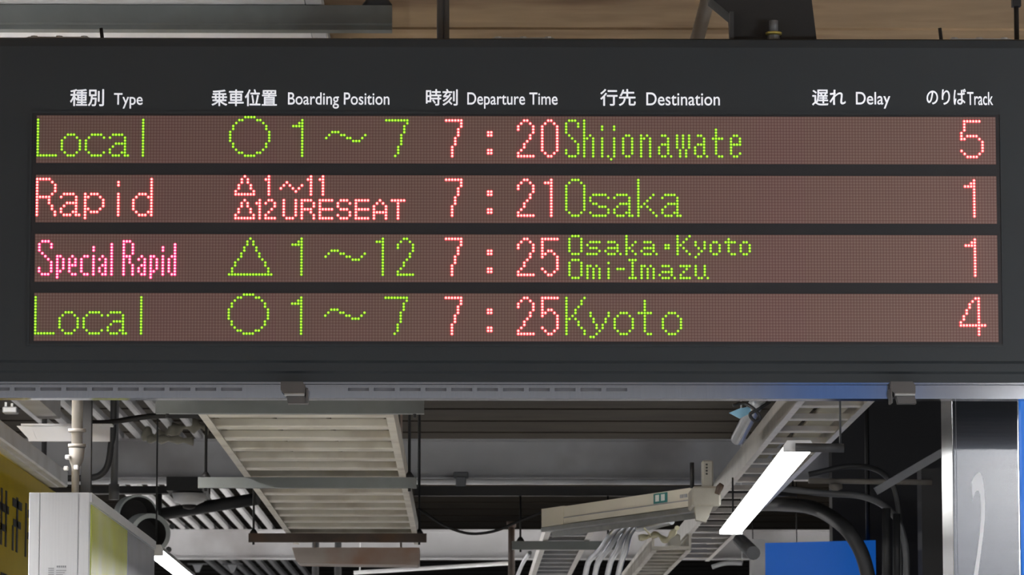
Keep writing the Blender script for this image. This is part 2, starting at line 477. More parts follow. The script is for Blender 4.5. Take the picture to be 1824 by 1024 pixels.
ROWS = [
    [('type_character', 'green', LOCAL, 'green lit dots spelling Local in the top row'),
     ('position_character', 'green', POS17, 'green lit circle and numbers 1 to 7 in the top row'),
     ('time_character', 'red', clock('two', 'zero'), 'red lit time 7:20 in the top row'),
     ('destination_character', 'green', [('S', 176), ('h', 182), ('i', 188), ('j', 190), ('on', 195), ('n', 201), ('an', 207), ('w', 213), ('an', 219), ('t', 225), ('e', 231)], 'green lit dots spelling Shijonawate'),
     ('track_character', 'red', [('track5', 308)], 'red lit track number 5')],
    [('type_character', 'red', [('R', 0), ('a', 8), ('p', 16), ('iw', 27), ('d', 32)], 'red lit dots spelling Rapid'),
     ('position_character', 'red', [('tris', 66), ('ones', 76), ('waves', 81), ('ones', 90), ('ones', 94), ('tris', 66, 8), ('ones', 73, 8), ('twos', 76, 8), ('Us', 82, 8),
                               ('Rs', 88, 8), ('Es', 94, 8), ('Ss', 100, 8), ('Es', 106, 8), ('As', 112, 8), ('Ts', 118, 8)], 'red lit triangles with numbers and small capitals in two lines'),
     ('time_character', 'red', clock('two', 'one2'), 'red lit time 7:21 in the second row'),
     ('destination_character', 'green', [('O', 176), ('s', 184), ('a', 192), ('k', 200), ('a', 208)], 'green lit dots spelling Osaka in large letters'),
     ('track_character', 'red', [('track1', 309)], 'red lit track number 1 in the second row')],
    [('type_character', 'pink', [('Sp', 1), ('pp', 7), ('ep', 11), ('cp', 15), ('ip', 19), ('ap', 21), ('lp', 25), ('Rp', 29), ('ap', 34), ('pp', 38), ('ip', 42), ('dp', 44)], 'pink lit dots spelling Special Rapid in narrow letters'),
     ('position_character', 'green', [('tri', 64), ('one3', 85), ('wave', 96), ('one2', 113), ('two', 120)], 'green lit triangle and numbers 1 to 12'),
     ('time_character', 'red', clock('two', 'five'), 'red lit time 7:25 in the third row'),
     ('destination_character', 'green', [('Of', 177), ('sf', 183), ('af', 189), ('kf', 196), ('af', 201), ('dotf', 209), ('Kf', 213), ('yf', 219), ('of', 224), ('tf', 229), ('of', 234),
                                    ('Of', 177, 8), ('mf', 183, 8), ('iF', 190, 8), ('hyf', 193, 8), ('If', 197, 8), ('mf', 201, 8), ('af', 207, 8), ('zf', 214, 8), ('uf', 219, 8)], 'green lit small letters in two lines'),
     ('track_character', 'red', [('track1', 309)], 'red lit track number 1 in the third row')],
    [('type_character', 'green', LOCAL, 'green lit dots spelling Local in the bottom row'),
     ('position_character', 'green', POS17, 'green lit circle and numbers 1 to 7 in the bottom row'),
     ('time_character', 'red', clock('two', 'five'), 'red lit time 7:25 in the bottom row'),
     ('destination_character', 'green', [('K', 176), ('y', 184), ('o', 192), ('tw', 200), ('o', 208)], 'green lit dots spelling Kyoto in large letters'),
     ('track_character', 'red', [('track4', 307)], 'red lit track number 4')],
]
YD = YS - 0.006
for ri, row in enumerate(ROWS):
    ztop = ROWZ[ri]; zbot = ztop - 16 * PT
    disp = bpy.data.objects.new('display_row', bpy.data.meshes.new('display_row')); COL.objects.link(disp)
    mb = MB().box(0, NC * PT, 0, 0.01, 0, 16 * PT)
    disp.data.from_pydata(mb.v, [], mb.f); disp.data.materials.append(M['led'])
    disp.parent = board; bw = Vector(board['_w']); disp.location = Vector((X0, YD, zbot)) - bw
    disp['_w'] = (X0, YD, zbot)
    disp['label'] = ['top', 'second', 'third', 'bottom'][ri] + ' brown dot matrix display row'
    for nm, colr, items, lab in row:
        r0, r1 = (0.52, 0.31) if colr != 'green' else (0.47, 0.33)
        for it in items:
          mb = MB()
          for c, r in sorted(word([it])):
            cx = X0 + (c + 0.5) * PT; cz = ztop - (r + 0.5) * PT
            vs = []
            for rad, yo in ((r0, 0.0), (r0 * 0.94, 0.12), (r1, 0.30)):
                for q in range(10):
                    an = 2 * math.pi * q / 10
                    vs.append((cx + rad * PT * math.cos(an), YD - yo * PT, cz + rad * PT * math.sin(an)))
            fs = []
            for lv in (0, 1):
                for q in range(10):
                    fs.append((lv * 10 + q, lv * 10 + (q + 1) % 10, lv * 10 + 10 + (q + 1) % 10, lv * 10 + 10 + q))
            mb.add(vs, fs, 0)
            mb.f.append([len(mb.v) - 10 + q for q in range(10)]); mb.mi.append(1); mb.sm.append(False)
          o = mb.build(nm, [M[colr + '_rim'], M[colr + '_core']], disp)
          o['label'] = colr + ' lit character'


# white column headings
def lettering(text, x0, x1, y0, y1, Y, parent, name, m, bold=0.0, depth=0.0015):
    cu = bpy.data.curves.new('lettering', 'FONT'); cu.body = text; cu.resolution_u = 6
    to = bpy.data.objects.new('lettering', cu); COL.objects.link(to)
    bpy.context.view_layer.update()
    dg = bpy.context.evaluated_depsgraph_get()
    me0 = bpy.data.meshes.new_from_object(to.evaluated_get(dg))
    xs = [v.co.x for v in me0.vertices]; ys = [v.co.y for v in me0.vertices]
    a = W(x0, y1, Y); b = W(x1, y0, Y)
    mb = MB(); vs = []
    for v in me0.vertices:
        u = (v.co.x - min(xs)) / (max(xs) - min(xs)); w = (v.co.y - min(ys)) / (max(ys) - min(ys))
        vs.append((a.x + (b.x - a.x) * u, Y, a.z + (b.z - a.z) * w))
    nv = len(vs)
    fs = [list(p.vertices) for p in me0.polygons]
    ec = {}
    for f in fs:
        for i in range(len(f)):
            e = (f[i], f[(i + 1) % len(f)]); ec[e] = ec.get(e, 0) + 1
    sides = [(e[0], e[1], e[1] + nv, e[0] + nv) for e in ec if (e[1], e[0]) not in ec]
    e_ = bold * (b.z - a.z)
    for i_, (dx_, dz_) in enumerate(((0, 0), (-e_, 0), (e_, 0), (0, -e_), (0, e_))):
        q_ = [(p[0] + dx_, Y - i_ * 2e-5, p[2] + dz_) for p in vs]
        mb.add(q_ + [(p[0], Y + depth, p[2]) for p in q_], fs + sides)
    bpy.data.objects.remove(to); bpy.data.curves.remove(cu); bpy.data.meshes.remove(me0)
    return mb.build(name, m, parent)


YL = YS - 0.0015
for txt, x0, x1, y0, y1, bold in (
        ('種別', 125, 185, 159, 188.5, 0.014), ('Type', 203, 254, 166, 193, 0.006),
        ('乗車位置', 377, 493, 159.5, 188.5, 0.014), ('Boarding Position', 513, 693.5, 165, 193, 0.006),
        ('時刻', 759, 815, 159, 187.5, 0.014), ('Departure Time', 832.5, 993, 165, 193, 0.006),
        ('行先', 1069.5, 1132, 159, 188, 0.014), ('Destination', 1151.5, 1282, 165, 187.5, 0.006),
        ('遅れ', 1447, 1506, 160, 187.5, 0.014), ('Delay', 1525, 1585.5, 164, 193, 0.006),
        ('のりば', 1651, 1720, 158.5, 186, 0.012), ('Track', 1723, 1768.5, 164, 187, 0.005)):
    lettering(txt, x0, x1, y0, y1, YL, board, 'column_heading', M['letter'], bold)
# bolted plates on the board's roof
for xc in (105, 932, 1745):
    a = W(xc, 66, YS + 0.06)
    pl = MB().prism([(a.x - 0.095, zt), (a.x - 0.08, zt + 0.006), (a.x + 0.08, zt + 0.006), (a.x + 0.095, zt)], 'y', YS + 0.04, YS + 0.28).build('roof_plate', M['galv'], board)
    for dx in (-0.068, 0.0, 0.068):
        MB().tube([(a.x + dx, YS + 0.07, zt + 0.005), (a.x + dx, YS + 0.07, zt + 0.013)], 0.010, 6, smooth=False).build('bolt', M['galv'], pl)
for px_ in (181, 1675):
    a = W(px_, 66, YS + 0.12); t = W(px_ - 1, 50, YS + 0.12)
    rd = MB().tube([(a.x + .004, YS + 0.12, zt - 0.002), (t.x, YS + 0.12, t.z)], 0.005, 8)
    rd.build('stud', M['black'], board)

# ------------------------------------------------------------------ rail under the board
ry = YS + 0.03
rz1 = W(912, 680.5, ry).z; rz0 = W(912, 710, ry).z; rz1 = min(rz1, zb)
rx0 = xl - 0.05; rx1 = xr + 0.05
zs1 = W(912, 691, ry).z; zs0 = W(912, 696.5, ry).z; zl = W(912, 684.5, ry).z; zl2 = W(912, 706.5, ry).z
rail = MB()
rail.box(rx0, rx1, ry - 0.006, ry, zl, rz1)                      # upper lip
rail.box(rx0, rx1, ry - 0.008, ry, rz0, zl2)                     # lower lip
rail.box(rx0, rx1, ry, ry + 0.004, zs1, zl - 0.0012)
rail.box(rx0, rx1, ry, ry + 0.004, zl2, zs0)
slots = []
for s0, n_ in ((-20, 10), (620, 11)):
    for i in range(n_):
        x = s0 + i * 46
        slots.append((W(x, 694, ry).x, W(x + 37, 694, ry).x))
cx = rx0
for a, b in slots + [(rx1, rx1)]:
    rail.box(cx, a, ry, ry + 0.004, zs0, zs1); cx = b
rail.box(rx0, rx1, ry + 0.004, ry + 0.06, rz1 - 0.004, rz1)
rail.box(rx0, rx1, ry + 0.004, ry + 0.06, rz0, rz0 + 0.004)
rt = thing('mounting_rail', ((rx0 + rx1) / 2, ry + 0.03, rz0), 'shiny slotted metal rail running along the underside of the departure board', 'rail')
rail.build('rail_body', M['rail'], rt)
MB().box(rx0, rx1, ry + 0.008, ry + 0.012, rz0 + 0.004, rz1 - 0.004).build('rail_back', M['slot'], rt)


def clip(px, flip, label):
    c = W(px, 695, ry - 0.04)
    s = -1 if flip else 1
    t = thing('rail_clip', (c.x, ry - 0.02, W(px, 722, ry).z), label, 'clip')
    k = 0.0015
    # folded plate: upper block, step, lower hook
    zt_, zm, zl_ = c.z + 15 * k, c.z - 10 * k, c.z - 24 * k
    MB().prism([(c.x - 24 * k, zt_), (c.x - 24 * k, c.z), (c.x - 18 * k, zm + 4 * k), (c.x - 16 * k, zm), (c.x + 17 * k, zm), (c.x + 20 * k, zm + 5 * k), (c.x + 20 * k, c.z + 8 * k), (c.x + 15 * k, zt_)],
               'y', ry - 0.052, ry - 0.010).build('clip_block', M['clip'], t)
    MB().box(c.x - 17.5 * k, c.x + 19 * k, ry - 0.058, ry - 0.05, zm - 1 * k, zm + 4 * k, c=0.0015).build('clip_lip', M['galv'], t)
    MB().prism([(c.x - 14 * k + s * 0, zm), (c.x - 11 * k, zl_), (c.x + 22 * k, zl_), (c.x + 19 * k, zm)], 'y', ry - 0.046, ry - 0.012).build('clip_hook', M['clip'], t)
    MB().box(c.x + s * 23 * k - 2.5 * k, c.x + s * 23 * k + 2.5 * k, ry - 0.05, ry + 0.0, zl_, c.z + 4 * k, c=0.002).build('clip_arm', M['clip'], t)


clip(524, False, 'left dark folded clip hanging on the shiny rail, above the cream tray')
clip(1610, True, 'right dark folded clip hanging on the shiny rail, near the steel column')

# ------------------------------------------------------------------ hanger of the board and pipes above it
hy = YS + 0.20
h = thing('board_hanger', (W(1378, 66, hy).x, hy, zt), 'thick black bracket holding the departure board from the ceiling', 'hanger')
p = [W(1305, 66, hy - .06), W(1302, 26, hy - .06), W(1266, -4, hy - .06), W(1240, -40, hy - .06), W(1440, -40, hy - .06), W(1446, 0, hy - .06), W(1456, 66, hy - .06)]
pz = [(q.x, q.z) for q in p]; pz[0] = (pz[0][0], zt); pz[-1] = (pz[-1][0], zt); pz[3] = (pz[3][0], CEIL); pz[4] = (pz[4][0], CEIL)
MB().prism(pz, 'y', hy - 0.06, hy + 0.06).build('bracket_plate', M['black'], h)
MB().box(W(1299, 66, hy - .07).x, W(1306, 66, hy - .07).x, hy - 0.10, hy - 0.06, zt, W(1300, 24, hy - .07).z).build('bracket_flange', M['darkgrey'], h)
bq = W(1378, 66, hy - 0.09)
eb = MB().tube([(bq.x, hy - 0.09, zt), (bq.x, hy - 0.09, zt + 0.026)], [0.021, 0.016], 8, smooth=False)
eb.tube([(bq.x, hy - 0.09, zt + 0.036), (bq.x, hy - 0.09, zt + 0.067)], 0.0125, 12)
ebo = eb.build('bolt', M['greypipe'], h)
MB().tube([(bq.x, hy - 0.09, zt + 0.028), (bq.x, hy - 0.09, zt + 0.034)], 0.0225, 16).build('washer', M['brass'], ebo)

yc = 11.85
a = W(789, 66, yc)
tag(MB().tube([(a.x - .007, yc, 2.9), (a.x - .007, yc, CEIL)], 0.011, 12).tube([(a.x + .010, yc, 2.9), (a.x + .010, yc, CEIL)], 0.0085, 12)
    .build('conduit', M['greypipe']), 'thin grey upright twin conduit rising from behind the board, under the brown ceiling', 'conduit')
a = W(1243, 66, yc); b = W(1276, -60, yc)
d = (b - a); a2 = a - d * 1.2; b2 = a + d * ((CEIL - a.z) / d.z)
tag(MB().tube([a2, b2], 0.021, 14).build('slanted_pipe', M['galv']), 'slanted light grey pipe beside the black board hanger', 'pipe')
a = W(1811, 66, 11.4)
tag(MB().tube([(a.x, 11.4, zt - 0.6), (a.x, 11.4, CEIL)], 0.007, 8).box(a.x - .012, a.x + .012, 11.385, 11.415, W(1811, 12, 11.4).z, CEIL)
    .build('hanging_rod', M['black']), 'thin black rod above the right end of the departure board', 'rod')

# upper tray with its strut, top left
us = 12.0
uz0 = W(300, 52, us).z; uz1 = W(300, 8.5, us).z; ux0 = W(-120, 30, us).x; ux1 = W(698, 30, us).x
zst = W(300, 42, us).z
t = thing('strut_channel', ((ux0 + ux1) / 2, us + .03, uz0), 'large grey green strut crossing above the board top at the left', 'strut')
MB().prism([(us, zst + 0.002), (us, uz1), (us + 0.06, uz1), (us + 0.06, uz0), (us + 0.004, uz0), (us + 0.004, zst - 0.003)], 'x', ux0, ux1).build('channel', M['strut'], t)
a = W(672, 10, us)
MB().tube([(a.x - .038, us + .02, uz1 - .004), (a.x - .02, us + .02, uz1 + .010), (a.x + .02, us + .02, uz1 + .012), (a.x + .036, us + .02, uz1 - .004)], [.012, .02, .02, .012], 10).build('end_nut', M['darkgrey'], t)
for xx in (-1.82, a.x):
    MB().tube([(xx, us + .03, uz1), (xx, us + .03, CEIL)], 0.006, 8).build('rod', M['black'], t)
tx1 = W(583, 60, 12.5).x; tx0 = -1.75
t = thing('upper_cable_tray', ((tx0 + tx1) / 2, 12.0, uz1 + .002), 'white upper cable tray resting on the large grey green strut, top left', 'cable tray')
MB().box(tx0, tx1 - .05, 11.45, 13.6, uz1 + .002, uz1 + .010).build('tray_bottom', M['whitepaint'], t)
MB().box(tx1 - .05, tx1, 11.45, 13.6, uz1 + .002, uz1 + .05, c=.004).build('side_rail', M['batten'], t)
for i, xx in enumerate((-1.32, -1.2, -1.02, -0.93)):
    MB().tube(smoothpath([(xx, 11.46, uz1 + .032), (xx + .02, 12, uz1 + .032), (xx - .01, 13.5, uz1 + .032)], 4), 0.018 + .004 * (i % 2), 10).build('cable', M['cables'], t)

# ------------------------------------------------------------------ girders
for yy, xe, lab in ((24.5, 4.79, 'grey shaded steel girder crossing just above the middle strut, nearer of the two'), (33.5, 4.79, 'bright white steel girder crossing low behind the cream tray, farther of the two')):
    g = thing('steel_girder', (0, yy, 3.36), lab, 'girder', 'ceiling girders')
    MB().box(-8, xe, yy - .006, yy + .006, 3.372, 3.59).build('web', M['girder'], g)
    MB().box(-8, xe, yy - .07, yy + .07, 3.36, 3.372).build('bottom_flange', M['girder'], g)
    MB().box(-8, xe, yy - .07, yy + .07, 3.59, 3.602).build('top_flange', M['girder'], g)
# pale battens running along the platform under the ceiling, left
for i in range(8):
    xx = -2.42 + i * 0.118
    lab = 'pale batten under the ceiling at the left, ' + ['leftmost', 'second from left', 'third from left', 'fourth from left', 'fourth from right', 'third from right', 'second from right', 'rightmost'][i] + ' of eight'
    tag(MB().box(xx - .022, xx + .022, 17.5, 60, 3.602, 3.65, c=.008).build('roof_batten', M['batten']), lab, 'batten', 'roof battens')

# ------------------------------------------------------------------ trapeze hangers
ZT = 2.747


def trapeze(px0, px1, Y, rods, m, label, zt_=ZT, hgt=0.041, r=0.0055, up=CEIL):
    x0 = W(px0, 900, Y).x; x1 = W(px1, 900, Y).x
    t = thing('support_strut', ((x0 + x1) / 2, Y + .02, zt_ - hgt), label, 'support strut', 'cable ladder supports')
    MB().prism([(Y, zt_), (Y, zt_ - hgt), (Y + .041, zt_ - hgt), (Y + .041, zt_ - hgt + .008), (Y + .004, zt_ - hgt + .008), (Y + .004, zt_ - .008), (Y + .041, zt_ - .008), (Y + .041, zt_)], 'x', x0, x1).build('channel', m, t)
    for q in rods:
        xx = W(q, 850, Y).x
        rb = MB().tube([(xx, Y + .02, zt_ - hgt - .012), (xx, Y + .02, up)], r, 8)
        rb.tube([(xx, Y + .02, zt_), (xx, Y + .02, zt_ + .012), (xx, Y + .02, zt_ + .022)], [.02, .014, .006], 8)
        rb.build('rod', M['black'], t)


trapeze(275, 755, 12.55, (296, 738), M['strut'], 'grey green strut under the cream cable ladder, nearest to the board', up=3.68)
t = thing('crossbar', (-.5, 12.57, 3.68), 'grey crossbar behind the board top that carries the nearest strut', 'crossbar')
MB().box(-1.02, .02, 12.55, 12.59, 3.68, 3.72).build('bar', M['strut'], t)
for xx, zz in ((-.07, CEIL), (-.98, uz1 + .002)):
    MB().tube([(xx, 12.57, 3.70), (xx, 12.57, zz)], .005, 8).build('rod', M['black'], t)
trapeze(352, 742, 15.81, (366, 729), M['strut'], 'grey strut under the cream cable ladder, middle of its three')
trapeze(443, 760, 19.47, (452, 747), M['rust'], 'rust brown strut under the far end of the cream cable ladder')
trapeze(912, 1100, 20.1, (927, 1083), M['strut'], 'short grey strut under the small ladder below the beige trunking', r=0.005, up=2.97)
b0 = W(738, 878, 20.1); b1 = W(1420, 878, 20.1)
t = thing('dark_crossbeam', ((b0.x + b1.x) / 2, 20.12, 2.968), 'dark level crossbeam under the thin white pipe, behind the beige trunking', 'beam')
MB().box(b0.x, b1.x, 20.09, 20.15, 2.968, 3.014).build('beam', M['black'], t)
for xx in (b0.x + .02, b1.x - .02):
    MB().tube([(xx, 20.12, 3.01), (xx, 20.12, CEIL)], .004, 8).build('rod', M['black'], t)


# ------------------------------------------------------------------ cable ladders
def ladder(label, xa, xb, z, Y0, Y1, step, rail_h, rail_w, rung_d, rung_h, m_rail, m_rung, dx=0.0, fill=None, lip=0.012, phase=0.0, fend=None):
    t = thing('cable_ladder', ((xa + xb) / 2, (Y0 + Y1) / 2, z), label, 'cable ladder')
    L = Y1 - Y0

    def X(x, yy):
        return x + dx * (yy - Y0) / L
    for x, s in ((xa, 1), (xb, -1)):
        mb = MB()
        for (u0, u1, v0, v1) in ((0, rail_w, 0, rail_h), (rail_w, rail_w + lip, 0, .004), (rail_w, rail_w + lip, rail_h - .004, rail_h)):
            vs = [(X(x, yy) + s * u, yy, z + v) for yy in (Y0, Y1) for u in (u0, u1) for v in (v0, v1)]
            mb.add(vs, [(0, 1, 3, 2), (4, 6, 7, 5), (0, 4, 5, 1), (2, 3, 7, 6), (0, 2, 6, 4), (1, 5, 7, 3)])
        mb.build('side_rail', m_rail, t)
    yy = Y0 + phase; n = 0
    while yy + rung_d < Y1 and n < 100:
        a = X(xa, yy) + rail_w; b = X(xb, yy) - rail_w
        MB().prism([(yy, z + .006 + rung_h), (yy, z + .010), (yy + .004, z + .006), (yy + rung_d, z + .006), (yy + rung_d, z + .006 + rung_h * .6)], 'x', a, b).build('rung', m_rung, t)
        yy += step; n += 1
    if fill:
        for x0, x1, h_ in fill:
            MB().box(xa + rail_w + x0, xa + rail_w + x1, Y0, fend or Y1 - .05, z + .006 + rung_h, z + .006 + rung_h + h_, c=.004).build('cable_run', M['cables'], t)
    return t


ladder('wide cream cable ladder hanging left of centre behind the board', -0.853, -0.232, ZT, 11.75, 20.4, 0.46, 0.075, 0.014, 0.11, 0.026, M['tray'], M['tray'],
       fill=[(0.02, 0.20, .02), (0.21, 0.38, .025), (0.39, 0.57, .02)])
ladder('long narrow cable ladder above the lit lamp at the right', 1.118, 1.378, 2.867, 12.6, 24.3, 0.52, 0.095, 0.012, 0.05, 0.022, M['traybright'], M['traybright'], dx=0.055, fend=16.8,
       fill=[(0.015, 0.10, .015), (0.12, 0.22, .015)])
ladder('small cable ladder on the short grey strut at lower centre', 0.372, 0.60, ZT + .0, 18.9, 29, 0.42, 0.055, 0.014, 0.05, 0.020, M['traybright'], M['galv'])
ladder('small cable ladder at the bottom, just left of the long narrow ladder', 0.92, 1.115, ZT - .03, 20.4, 29, 0.34, 0.085, 0.012, 0.04, 0.016, M['tray'], M['tray'])

# rust tinted channel behind the far end of the cream ladder
x0 = W(520, 990, 20.6).x; x1 = W(747, 990, 20.6).x
zz0 = W(640, 1003, 20.6).z; zz1 = W(640, 975, 20.6).z
tag(MB().prism([(x0, zz1), (x0 + .02, zz0 + .012), (x0 + .035, zz0), (x1 - .01, zz0 - .008), (x1, zz0), (x1, zz1)], 'y', 20.6, 20.9).box(x0 + .1, x0 + .11, 20.8, 20.81, zz1, CEIL).box(x1 - .1, x1 - .09, 20.8, 20.81, zz1, CEIL).build('rusty_panel', M['pink']), 'pale rust streaked panel at the far end of the cream ladder', 'panel')
# pipe along the nearer girder
a = W(600, 858, 24.3); b = W(1300, 858, 24.3)
t = thing('girder_pipe', (0.2, 24.3, a.z), 'thin white pipe running along the bottom of the nearer girder', 'pipe')
MB().tube([(-3, 24.3, a.z + .0), (1.9, 24.3, a.z)], 0.017, 12).build('pipe', M['whitepaint'], t)
c = W(821, 858, 24.3)
MB().box(c.x - .03, c.x + .03, 24.26, 24.30, a.z - .05, a.z + .03, c=.006).box(c.x - .045, c.x + .045, 24.3, 24.36, a.z + .02, a.z + .06, c=.006).build('pipe_clamp', M['greypipe'], t)

# sagging cable
tag(MB().tube(smoothpath([W(745, 905, 19.2), W(790, 935, 19.2), W(835, 950, 19.2), W(880, 946, 19.2), W(920, 930, 19.2), W(968, 911, 19.2)], 6), 0.0065, 8).build('cable', M['black']),
    'black cable sagging between the cream ladder and the beige trunking', 'cable')
# dark drop posts at the bottom, centre
for q, lab in ((562, 'left dark stub pipe hanging at the bottom edge below the cream ladder'), (602, 'right dark stub pipe hanging at the bottom edge below the cream ladder')):
    a = W(q, 1000, 28.5)
    tag(MB().tube([(a.x, 28.5, W(q, 1040, 28.5).z), (a.x, 28.5, CEIL)], 0.024, 12).build('drop_pipe', M['darkgrey']), lab, 'pipe', 'drop pipes')
a = W(911, 990, 27.5)
tag(MB().tube([(a.x, 27.5, W(911, 1040, 27.5).z), (a.x, 27.5, 3.3)], 0.022, 12).tube([(a.x, 27.5, 3.26), (a.x, 27.5, 3.3)], .034, 10).build('drop_pipe', M['rust']),
    'rusty stub pipe hanging at the bottom edge, left of the short grey strut', 'pipe')
a = W(630, 1020, 30); b = W(905, 1003, 30)
tag(MB().tube([a, b], 0.015, 10).tube([a.lerp(b, .04), (a.lerp(b, .04).x, 30, CEIL)], .006, 6).build('white_pipe', M['whitepaint']), 'thin white pipe slanting along the bottom edge at the centre', 'pipe')

# ------------------------------------------------------------------ beige trunking with joint box
pa = W(966, 937, 17.6); pb = W(1243, 905, 16.2); pb.z = pa.z = (pa.z + pb.z) / 2
t = trunking = thing('beige_trunking', tuple((pa + pb) / 2), 'beige boxed cable trunking with a teal sticker, slanting towards the narrow ladder', 'trunking')
dr = (pb - pa); dn = dr.normalized(); nrm = Vector((dn.y, -dn.x, 0))      # towards the viewer


def along(mb, s0, s1, o0, o1, z0, z1, mi=0):
    vs = []
    for s_ in (s0, s1):
        for o_ in (o0, o1):
            for z_ in (z0, z1):
                q = pa + dr * s_ + nrm * o_; vs.append((q.x, q.y, pa.z + z_))
    return mb.add(vs, [(0, 1, 3, 2), (4, 6, 7, 5), (0, 4, 5, 1), (2, 3, 7, 6), (0, 2, 6, 4), (1, 5, 7, 3)], mi)


along(MB(), 0.10, 1.0, -0.04, 0.0, 0.004, 0.078).build('duct', M['beige'], t)
along(MB(), 0.0, 0.15, -0.042, 0.004, 0.002, 0.080).build('end_cap', M['beige'], t)
along(MB(), 0.15, 1.0, 0.0, 0.003, 0.028, 0.032).build('seam', M['greyink'], t)
tr = along(MB(), 0.0, 1.0, -0.05, 0.006, -0.018, 0.0); along(tr, 0.0, 1.0, -0.05, -0.045, -0.04, -0.018)
tr.build('support_angle', M['galv'], t)
st = along(MB(), 0.735, 0.818, 0.0, 0.0025, 0.034, 0.074).build('sticker', M['teal'], t)
sw = along(MB(), 0.748, 0.770, 0.0025, 0.004, 0.042, 0.068); along(sw, 0.783, 0.805, 0.0025, 0.004, 0.042, 0.068); sw.build('sticker_window', M['sticker'], st)
ik = MB()
for s0, s1 in ((0.895, 0.915), (0.92, 0.938), (0.945, 0.965)):
    along(ik, s0, s1, 0.0, 0.002, 0.042, 0.056)
ik.build('print_mark', M['greyink'], t)
jy = 15.95
a = W(1233, 925, jy); b = W(1284, 866, jy)
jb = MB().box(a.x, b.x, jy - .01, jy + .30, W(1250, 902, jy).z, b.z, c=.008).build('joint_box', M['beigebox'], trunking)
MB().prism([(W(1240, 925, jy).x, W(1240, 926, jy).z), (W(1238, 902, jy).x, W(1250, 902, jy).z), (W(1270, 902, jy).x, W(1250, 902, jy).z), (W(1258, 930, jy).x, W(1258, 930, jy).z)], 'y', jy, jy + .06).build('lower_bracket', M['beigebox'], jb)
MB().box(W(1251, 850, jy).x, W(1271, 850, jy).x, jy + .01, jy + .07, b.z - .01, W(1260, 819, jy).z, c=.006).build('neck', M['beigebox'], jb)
MB().tube([(W(1234, 860, jy).x, jy + .05, b.z - .004), (W(1234, 860, jy).x, jy + .05, W(1234, 822, jy).z)], .008, 8).build('rod', M['black'], jb)
ik = MB()
for k_ in range(4):
    c = W(1259, 827 + 5.5 * k_, jy); ik.box(c.x - .004, c.x + .004, jy + .008, jy + .0105, c.z - .0035, c.z + .0035)
ik.build('print_mark', M['ink'], jb)
MB().tube([W(1277, 880, jy - .012), W(1282, 868, jy - .012), W(1286, 862, jy - .012)], [.010, .014, .010], 8).build('latch', M['rust'], jb)
# silver tube and cream foam below the trunking
tag(MB().tube(smoothpath([W(1137, 940, 17.2), W(1160, 936, 17.1), W(1196, 927, 17.0)], 5), 0.018, 12).build('silver_tube', M['silver']), 'short silver tube just under the beige trunking', 'tube')
tag(MB().tube(smoothpath([W(1138, 958, 17.3), W(1158, 955, 17.3), W(1172, 952, 17.2), W(1186, 962, 17.1), W(1198, 950, 17.0), W(1206, 940, 16.9)], 5), [.011 + .004 * math.sin(i) for i in range(26)], 10).tube([W(1160, 955, 17.28), W(1148, 941, 16.78)], .004, 6).build('foam_sleeve', M['cream']),
    'wavy cream foam sleeve below the short silver tube', 'sleeve')
# four curved silver conduits
for i, (tx, bx, ly) in enumerate(((1090, 1046, 1012), (1100, 1063, 1018), (1112, 1085, 1020), (1122, 1104, 1024))):
    Yc = 18.0 + 0.06 * i
    tag(MB().tube(smoothpath([W(tx + 22, 930 - 2 * i, Yc), W(tx, 950, Yc), W((tx + bx) / 2 + 2, 978, Yc + .2), W(bx + 3, 1000, Yc + .5), W(bx - 5, 1034, Yc + 1.2)], 6), 0.0135, 12).build('curved_conduit', M['silver']),
        'silver conduit curving down beside the small ladder, ' + ['leftmost', 'second from left', 'third from left', 'rightmost'][i] + ' of the four', 'conduit', 'curved silver conduits')
# bright curved conduit left of the small ladder
tag(MB().tube(smoothpath([W(944, 984, 21), W(932, 1002, 21.2), W(918, 1034, 21.6)], 6), .010, 10).build('bright_conduit', M['silver']), 'thin bright conduit curving down left of the small ladder', 'conduit')
tag(MB().box(W(1190, 956, 20.5).x, W(1212, 956, 20.5).x, 20.5, 20.62, 2.741, 2.805, c=.008).build('junction_box', M['beige']), 'small beige box sitting on the bottom ladder, below the wavy foam sleeve', 'box')

# ------------------------------------------------------------------ right: conduit, tape, lamp
a = W(1357, 700, 14.0); b = W(1314, 783, 15.9); b.z = a.z
tag(MB().tube([a + (a - b) * .6, b], 0.026, 16).build('thick_conduit', M['silver']), 'thick silver conduit with open end, left of the narrow ladder top', 'conduit')
t = thing('tape_flag', tuple(W(1318, 742, 14.25)), 'scrap of light blue tape tied with black strap to thick conduit', 'tape')
pts = [W(1299, 735, 14.2), W(1318, 727, 14.2), W(1336, 724, 14.2), W(1338, 735, 14.2), W(1318, 745, 14.2)]
MB().prism([(q.x, q.z) for q in pts], 'y', 14.2, 14.215).build('tape', M['bluetag'], t)
MB().tube(smoothpath([W(1305, 722, 14.18), W(1325, 718, 14.18), W(1345, 730, 14.15), W(1354, 744, 14.15), W(1345, 750, 14.15), W(1336, 738, 14.15), W(1352, 728, 14.15), W(1372, 716, 14.2)], 6), .006, 8).build('strap', M['black'], t)
bt = 13.165
tag(MB().tube([W(1417, 797, bt), W(1503, 798, bt)], 0.0145, 14).tube([W(1497, 798, bt), (W(1497, 798, bt).x, bt, 2.875)], .0035, 8).build('support_bar', M['darkgrey']), 'dark round bar holding the near end of the lit lamp under the narrow ladder', 'bar')


